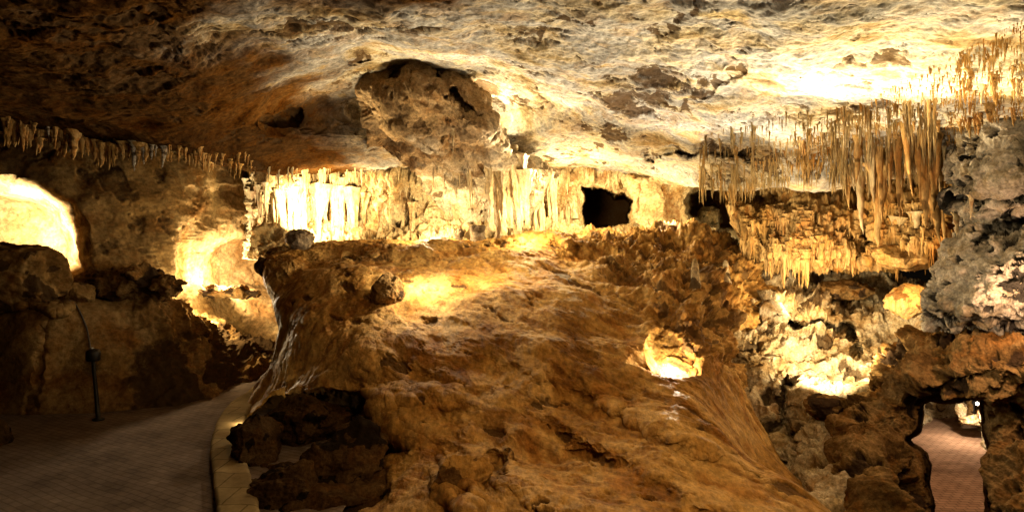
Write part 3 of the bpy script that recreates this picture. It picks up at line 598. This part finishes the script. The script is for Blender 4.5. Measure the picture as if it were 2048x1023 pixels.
boulder('boulder', 'rugged brown stump of rock standing on the mound in front of a glow', 'boulder', 772, 586, 11.7, (.36,.3,.40), M['brown'], 3, .3, 10, .10)
boulder('boulder', 'round tan boulder on the rim of the mound beside the bright draperies', 'boulder', 600, 479, 15.0, (.33,.3,.29), M['stump'], 5, 0, 1, .03)
boulder('boulder', 'small dark knob of rock jutting from the upper corner of the mound', 'boulder', 527, 532, 14.0, (.17,.2,.24), M['dark'], 6, 0, 5, .1)
boulder('boulder', 'dark lumpy rocks heaped at the corner of the mound rim', 'boulder', 565, 518, 14.9, (.48,.4,.3), M['brown'], 7, 0, 6, .14)
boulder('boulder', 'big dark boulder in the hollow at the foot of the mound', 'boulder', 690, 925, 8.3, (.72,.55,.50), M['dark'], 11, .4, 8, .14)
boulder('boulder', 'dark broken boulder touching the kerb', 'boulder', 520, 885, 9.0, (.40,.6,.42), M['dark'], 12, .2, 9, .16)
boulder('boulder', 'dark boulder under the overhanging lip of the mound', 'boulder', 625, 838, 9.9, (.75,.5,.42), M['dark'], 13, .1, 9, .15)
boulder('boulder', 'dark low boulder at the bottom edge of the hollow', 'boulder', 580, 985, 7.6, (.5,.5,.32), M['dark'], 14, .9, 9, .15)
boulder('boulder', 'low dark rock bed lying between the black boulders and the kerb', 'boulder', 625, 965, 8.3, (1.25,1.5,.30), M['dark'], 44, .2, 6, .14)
boulder('boulder', 'angular tan slab of rock leaning on the lower mound', 'boulder', 925, 955, 7.15, (.40,.18,.30), M['mound'], 15, .5, 10, .08, None, .5)
boulder('boulder', 'dark boulder standing on the brick path at the photo edge', 'boulder', -12, 880, 9.6, (.24,.24,.3), M['dark'], 16, 0, 8, .12)
boulder('boulder', 'large smooth brown boulder in front of the white lit alcove', 'boulder', 35, 548, 12.05, (.95,.5,.72), M['leftw'], 17, 0, 3, .05)
boulder('rock_ledge', 'long dark crusty rock ledge beside the white lit alcove', 'rock ledge', 255, 568, 13.2, (1.35,.5,.36), M['brown'], 18, 0, 7, .22)
boulder('boulder', 'small pointed tan rock on the bank beside the lit alcove', 'boulder', 160, 588, 12.4, (.28,.25,.24), M['leftw'], 19, 0, 8, .1)
boulder('rock_ledge', 'low brown crust of rock in front of the glowing alcove', 'rock ledge', 440, 583, 15.9, (1.1,.4,.14), M['brown'], 20, 0, 6, .16)
boulder('boulder', 'dark block of rock beside the lower bright glow on the bank', 'boulder', 372, 668, 14.0, (.55,.4,.42), M['brown'], 21, 0, 9, .12)
boulder('boulder', 'rounded orange rock under the long white stalactite', 'boulder', 1812, 512, 12.6, (.62,.5,.30), M['orange'], 22, 0, 4, .06)
boulder('boulder', 'brown flat-topped block of rock in the dark gap under the stalactites', 'boulder', 1690, 582, 13.8, (.75,.45,.22), M['brown'], 23, 0, 7, .1)
boulder('boulder', 'orange wedge of rock beside the foot of the grey pillar', 'boulder', 1815, 600, 11.6, (.42,.4,.26), M['orange'], 24, .3, 8, .12, None, .5)
# block-like stumps on the rim
stalagmite('stalagmite', 'short grey stalagmite stump on the rim, widest of its row', 955, 478, 16.3, .50, .20, M['stump'], 31, .95, None, .12)
stalagmite('stalagmite', 'dark grey broken stalagmite stump beside the widest stump', 918, 480, 16.5, .42, .19, M['stump'], 32, .8, None, .3)
stalagmite('stalagmite', 'small grey stalagmite at the far end of the stump row', 868, 476, 16.7, .42, .13, M['stump'], 33, .4, None, .5)
stalagmite('stalagmite', 'knobbly pale stalagmite on the rock slope above the lit hollow', 1390, 618, 12.0, 1.15, .14, M['rubble'], 34, .55, None, .3)
stalagmite('stalagmite', 'low pale stalagmite behind the knobbly one on the slope', 1452, 560, 13.1, .55, .13, M['rubble'], 35, .5, None, .3)
boulder('boulder', 'brown jagged rock hiding the lamp below the bright cream ledges', 'boulder', 1655, 812, 10.1, (.42,.3,.24), M['brown'], 40, .3, 8, .14)
boulder('boulder', 'greenish rock inside the dark recess beside the grey stalactite fringe', 'boulder', 1420, 436, 18.4, (.42,.4,.42), M['greyst'], 46, .2, 8, .12)
boulder('boulder', 'small grey rock lit by the passage lamp', 'boulder', 1922, 826, 17.6, (.16,.16,.34), M['rubble'], 36, 0, 6, .08, None, 0, True)
boulder('boulder', 'pale rock lying under the passage lamp', 'boulder', 1945, 838, 17.2, (.34,.25,.16), M['drape'], 37, 0, 7, .08, None, 0, True)
boulder('boulder', 'dark rock standing right beside the passage lamp', 'boulder', 1943, 818, 17.9, (.14,.14,.34), M['brown'], 38, 0, 6, .08, None, 0, True)

# ------------------------------------------------------------------ STALACTITES
def spike_mesh(seed, mat, ratio, n=16, m=9, lum=.2):
    """unit-length tapered stalactite hanging down -Z from the origin; ratio = root radius / length"""
    rs = np.random.RandomState(seed); V = []; bx, by = rs.uniform(-.05, .05, 2)
    for i in range(n):
        t = i/(n-1); rr = ratio*((1-t)**.8*.85+.13*(1-t)**.2)*(1+lum*.5*math.sin(t*17+seed)*(1-t)); rr = max(rr, .0006)
        rr *= 1+.9*math.exp(-t*9)
        for j in range(m):
            th = j/m*2*math.pi; k = 1+.22*math.sin(3*th+seed)*(1-t)
            V.append((rr*k*math.cos(th)+bx*t*t, rr*k*math.sin(th)+by*t*t, .04-t))
    V = np.array(V); V[:, :2] += np.stack([fbm(V*6+seed, 2, seed), fbm(V*6+seed+5, 2, seed+1)], 1)*ratio*.25
    return V, grid_faces(n, m, True)
def spike_data(name, seeds, mat, ratio, **k):
    out = []
    for s in seeds:
        V, Fc = spike_mesh(s, mat, ratio, **k); out.append(mk_mesh(name, V, Fc, mat, sst(.1, .5, fbm(V*5+s, 3, s))))
    return out
def hang(data, px, py, L_px, label, group, rad=1.0, only=None, tilt=.0, sink=.03, name='stalactite', cat='stalactite'):
    h = hit(px, py, only); k = 0
    while h is None and k < 8: py -= 7; k += 1; h = hit(px, py, only)
    if h is None: return None
    p = h[0]; D = p.y; L = L_px/F*D
    o = bpy.data.objects.new(name, random.choice(data)); COL.objects.link(o)
    o.location = (p.x, p.y+sink, p.z+sink); o.scale = (L*rad, L*rad, L); o.rotation_euler = (random.uniform(-.04, .04), tilt+random.uniform(-.05, .05), random.uniform(0, 6.28))
    return tag(o, label, cat, group)
R = random.uniform
dOr = spike_data('stalactite', range(200, 206), M['orange'], .085); dPale = spike_data('stalactite', range(210, 215), M['drape'], .075)
dGr = spike_data('stalactite', range(220, 225), M['greyst'], .06); dBr = spike_data('stalactite', range(230, 235), M['ceil'], .11); dBig = spike_data('stalactite', range(260, 264), M['orange'], .15); dThin = spike_data('stalactite', range(250, 254), M['greyst'], .035); dLong = spike_data('stalactite', range(240, 244), M['orange'], .04)
def lerp(poly, t):
    t = t*(len(poly)-1); i = min(int(t), len(poly)-2); f = t-i; return poly[i][0]*(1-f)+poly[i+1][0]*f, poly[i][1]*(1-f)+poly[i+1][1]*f
def edge_y(px, y0, y1, only):
    """lowest pixel row at this column where the ray still meets the surface nearest to the eye"""
    last = None; y = y0
    while y < y1:
        if hit(px, y, only): last = y
        elif last is not None: break
        y += 4
    return last
CE = ('cave_ceiling',)
# 1 the ledge on the left
for i in range(46):
    px, py = lerp([(8,252),(90,272),(180,292),(260,312),(330,318)], (i+R(-.4, .4))/46 if i else 0)
    hang(random.choice((dOr, dBr, dBig)), px, py+R(-22, -2), R(24, 54)*max(.45, 1+.7*CLU(i*.35)), 'brown stalactite in the row under the dark ceiling ledge', 'stalactites under the dark ledge', 1.25, CE)
for i in range(34):
    px = R(330, 500); hang(dOr, px, 292+(px-330)*.12+R(-8, 26), R(18, 40), 'stubby orange stalactite where the dark ledge meets the bright draperies', 'stubby stalactites at the end of the ledge', 1.4)
for i in range(18):
    px = 490+i*3.8+R(-2, 2); hang(dPale, px, 365+i*1.5+R(-15, 20), R(45, 95), 'slender yellow stalactite at the edge of the bright draperies', 'slender stalactites at the edge of the bright draperies', .9)
# 2 right upper slope
SL = 0
for i in range(62):
    px = R(1760, 2046); t = (px-1760)/286; py = R(225-165*t, 300-30*t)
    hang(random.choice((dOr, dOr, dBig, dPale)), px, py, R(14, 46)*(.6+.6*t), 'short orange stalactite on the bright sloping ceiling above the grey pillar', 'short stalactites on the bright sloping ceiling', R(.9, 1.7), CE, -.12)
for i in range(54):
    px = 1405+i*8.2+R(-6, 6); hang(random.choice((dGr, dGr, dLong, dOr, dThin)), px, 352-(px-1410)*.08+R(-50, 8), max(.35, .85+CLU(px*.02+10))*R(18, 75)+max(0, px-1600)*.14, 'thin grey-green stalactite in the fringe above the orange shelf', 'grey fringe of stalactites', R(.5, .95), CE)
for i in range(34):
    px = R(1690, 1900); hang(random.choice((dLong, dLong, dOr, dPale)), px, R(250, 350), R(45, 140)+(45 if 1750 < px < 1880 else 0), 'long thin orange stalactite in the curtain beside the grey pillar', 'long stalactites beside the grey pillar', 1.0, CE)
for i in range(34):
    px = 1500+i*7.6+R(-3, 3); hang(dOr, px, 500+R(-25, 12), R(22, 50), 'orange stalactite fringing the lower shelf over the dark gap', 'stalactites fringing the lower shelf', 1.1, ('hanging_rock_shelf',))
for px, py, L_, lab in [(1800,440,108,'longest pale stalactite, hanging to a point under the orange curtain'), (1835,430,96,'broad pale stalactite beside the longest one'), (1757,480,45,'short white stalactite hanging by the dark gap'),
                        (1946,395,52,'white stalactite hanging from the underside of the grey pillar'), (1915,430,60,'grey stalactite dangling in the corner by the pillar'), (905,262,50,'small white stalactite hanging from the middle rock wedge')]:
    hang(dPale, px, py, L_, lab, None, 1.15, None, -.2 if px < 1830 and px > 1790 else 0)
# the countless small ones: one object
def fringe(n, region, data_r, Lr, mat, label, name='stalactite_fringe', only=None, m=6, seed=0):
    random.seed(seed); VV, FF, CC, k = [], [], [], 0
    name_ok = seed != 1
    protos = [spike_mesh(s, mat, data_r, 9, m) for s in range(300+seed, 306+seed)]
    for _ in range(n):
        px, py = region()
        cl = CLU(px*.02+seed*5)
        if cl < (R(-1.0, 0) if name_ok else R(-1.2, -.3)): continue
        h = hit(px, py, only)
        if h is None: continue
        p = h[0]; L = R(*Lr)*(.6+max(0, cl+.3)*.9)/F*p.y; V, Fc = random.choice(protos); a = R(0, 6.28); c, s = math.cos(a), math.sin(a); rr = R(.8, 1.5)
        W = np.stack([(V[:, 0]*c-V[:, 1]*s)*L*rr+p.x, (V[:, 0]*s+V[:, 1]*c)*L*rr+p.y+.02, V[:, 2]*L+p.z+.02], 1)
        VV.append(W); FF.append(Fc+k); k += len(W); CC.append(np.full(len(W), R(0, .5)))
    if not VV: return
    o = mk(name, np.concatenate(VV), np.concatenate(FF), mat, None, np.concatenate(CC)); return tag(o, label, 'stalactites', None, 'stuff')
def rg_slope():
    while True:
        px = R(1480, 2060); t = (px-1480)/580; py = R(20, 330)
        if py > 330-t*300 and R(0, 1) < .15+t*1.3: return px, py
def rg_fringe():
    px = R(1400, 1900); return px, 374-135*R(0, 1)**1.7-(px-1400)*.10+max(0, 1560-px)*.2
def rg_shelf():
    return R(1480, 1900), R(410, 525)
def rg_back():
    px = R(500, 1135); return px, R(335, 385)
fringe(2600, rg_slope, .10, (6, 26), M['orange'], 'tiny stalactites covering the bright sloping ceiling', only=CE, seed=1)
fringe(2200, rg_fringe, .045, (10, 58), M['greyst'], 'tiny grey straws along the edge above the orange shelf', only=CE, seed=2)
fringe(1300, rg_shelf, .06, (14, 55), M['orange'], 'tiny orange straws over the lower shelf', only=('hanging_rock_shelf',), seed=3)
fringe(260, lambda: lerp([(0,240),(90,262),(180,282),(260,302),(400,312),(500,335)], R(0, 1)), .12, (15, 40), M['orange'], 'tiny brown straws under the dark ceiling ledge', only=CE, seed=4)
fringe(300, rg_back, .05, (10, 42), M['drape'], 'tiny pale straws along the top of the bright back wall', seed=5)
random.seed(99)

# draperies: fluted columns on the back wall
def column(px0, y0, px1, y1, D, r, seed, mat, label, group, fixed=None):
    hh = hit((px0+px1)/2, (y0+y1)/2+20)
    if hh: D = fixed or min(max(hh[0].y-r*.35, 14.6), 18.3)
    a = np.array(P(px0, y0, D-(1.5 if fixed else 0))); b = np.array(P(px1, y1, D+(.2 if fixed else -.15))); n, m = 46, 20; V = []
    L = np.linalg.norm(b-a)
    for i in range(n):
        t = i/(n-1); c = a*(1-t)+b*t; rr = r*(2.0*math.exp(-t*4)+.7+.35*math.sin(seed+t*5)*.5+.35*math.exp(-(1-t)*6))
        for j in range(m):
            th = j/m*2*math.pi; k = 1+.25*math.sin(4*th+seed+t*2); V.append((c[0]-a[0]+rr*k*math.cos(th), c[1]-a[1]+rr*k*math.sin(th), c[2]-a[2]))
    V = np.array(V); off = fbm(V*np.array([3, 3, .8])+seed, 4, seed); V[:, 0] += off*r*.9; V[:, 1] += fbm(V*3+seed, 3, seed+3)*r*.8; V[:, 0] += (fbm(V*9, 3, seed+1))*r*.25
    o = mk('flowstone_column', V, grid_faces(n, m, True), mat, None, sst(.3, .6, fbm(V*np.array([4, 4, 1])+seed, 3, seed))*.6); o.location = a.tolist()
    return tag(o, label, 'flowstone column', group)
k = 0
for px, w_ in [(547,.05),(556,.10),(566,.05),(579,.12),(590,.07),(603,.15),(613,.06),(626,.12),(637,.17),(652,.10),(661,.06),(671,.16),(684,.09),(693,.05),(701,.13)]:
    k += 1; column(px, 360+R(-15, 15), px+R(-3, 12), 487, R(17.0, 17.5), w_*.75, 400+k, M['drape'], 'wide pale flowstone column glowing behind the round boulder', 'glowing columns behind the round boulder')
for px in (728, 760, 783, 806, 826):
    k += 1; column(px, 395+R(-10, 15), px+R(-3, 4), 482, 17.3, R(.05, .09), 400+k, M['back'], 'short amber flowstone column in the dark recess of the back wall', 'short amber columns')
for px, y0 in [(978,268),(986,296),(997,280),(1008,300),(1018,292),(1028,318),(1040,310),(1052,340),(1067,352),(1080,350),(1093,360),(1106,355),(1119,362),(1133,366),(1144,366)]:
    k += 1; column(px, y0, px+R(0, 14), R(450, 478) if px < 1070 else R(420, 475), 16.2 if px < 1060 else 16.9, R(.05, .10), 400+k, M['drape'], 'slim white flowstone column hanging like a curtain beside the tunnel mouth', 'slim white columns beside the tunnel mouth', R(14.9, 15.6) if px < 1055 else None)

ORD = 'first second third fourth fifth sixth seventh eighth ninth tenth eleventh twelfth thirteenth fourteenth fifteenth sixteenth seventeenth eighteenth nineteenth twentieth'.split()
for g, t in [('glowing columns behind the round boulder', '%s from left of the wide pale flowstone columns glowing behind the round boulder'),
             ('short amber columns', '%s from left of the thin amber flowstone columns in the back wall recess'),
             ('slim white columns beside the tunnel mouth', '%s from left of the slim white flowstone columns before the square tunnel mouth'),
             ('slender stalactites at the edge of the bright draperies', '%s from left of the slender yellow stalactites where the pale columns begin')]:
    mem = sorted([o for o in COL.objects if o.get('group') == g], key=lambda o: o.location.x/o.location.y)
    for i, o in enumerate(mem): o['label'] = t % ORD[i]
# ------------------------------------------------------------------ path light post, cable, passage lamp
def tube(path, r, m=10):
    P_ = np.array(path, float); T = np.gradient(P_, axis=0); T /= np.linalg.norm(T, axis=1)[:, None]; V = []
    for c, t in zip(P_, T):
        u = np.cross(t, [0.31, .9, .2]); u /= np.linalg.norm(u); v = np.cross(t, u)
        for j in range(m):
            a = j/m*2*math.pi; V.append(c+r*(u*math.cos(a)+v*math.sin(a)))
    return np.array(V), grid_faces(len(P_), m, True)
def lathe(prof, m=24):
    V = [(r*math.cos(j/m*2*math.pi), r*math.sin(j/m*2*math.pi), z) for r, z in prof for j in range(m)]
    return np.array(V), grid_faces(len(prof), m, True)
b = P(197, 838, 11.0); post = empty('path_light', (b[0], b[1], 0.0))
V, Fc = lathe([(.001,0),(.10,0),(.10,.03),(.042,.05),(.036,.3),(.032,1.05),(.032,1.12),(.001,1.12)]); V[:, 0] += -V[:, 2]*.09; mk('post', V, Fc, M['black'], post)
V, Fc = lathe([(.001,1.08),(.10,1.08),(.115,1.10),(.12,1.24),(.10,1.28),(.03,1.30),(.001,1.30)]); V[:, 0] -= .10; mk('lamp_head', V, Fc, M['black'], post)
V, Fc = lathe([(.001,1.296),(.035,1.296),(.04,1.31),(.03,1.33),(.001,1.33)], 12); V[:, 0] -= .13; mk('cap', V, Fc, M['steel'], post)
tag(post, 'unlit black path light on a leaning post before the tan rock', 'path light')
cp = []
for px, py in [(184,700),(181,680),(176,655),(168,635),(160,618),(152,606),(140,600)]:
    h = hit(px, py, ('rock_bank',)) or hit(px, py); q = h[0]; cp.append((q.x, q.y-.04, q.z))
cp = crmat(len(cp), 50)@np.array(cp); V, Fc = tube(cp, .016); tag(mk('cable', V, Fc, M['cable']), 'grey cable climbing the tan rock above the black path light', 'cable')
b = P(1954, 806, 17.3); pl_ = empty('passage_lamp', b)
V, Fc = lathe([(.001,-.02),(.05,-.02),(.07,.02),(.075,.10),(.06,.13),(.001,.13)], 20); V = V@np.array([[1,0,0],[0,0,-1],[0,1,0]]).T; V[:, 1] += .12; mk('housing', V, Fc, M['black'], pl_)
V, Fc = ico(3); mk('bulb', V*.045, Fc, M['bulb'], pl_)
V, Fc = tube([(0, .1, 0), (0, .12, -.15), (.01, .12, -.3), (0, .12, -.5)], .015); mk('stem', V, Fc, M['black'], pl_)
tag(pl_, 'small lit lamp glowing white at the end of the passage', 'lamp')
lamp(1940, 806, 16.6, 60, (1, .80, .58), .06)
lamp(1905, 720, 13.0, 60, (1, .64, .36), .1)
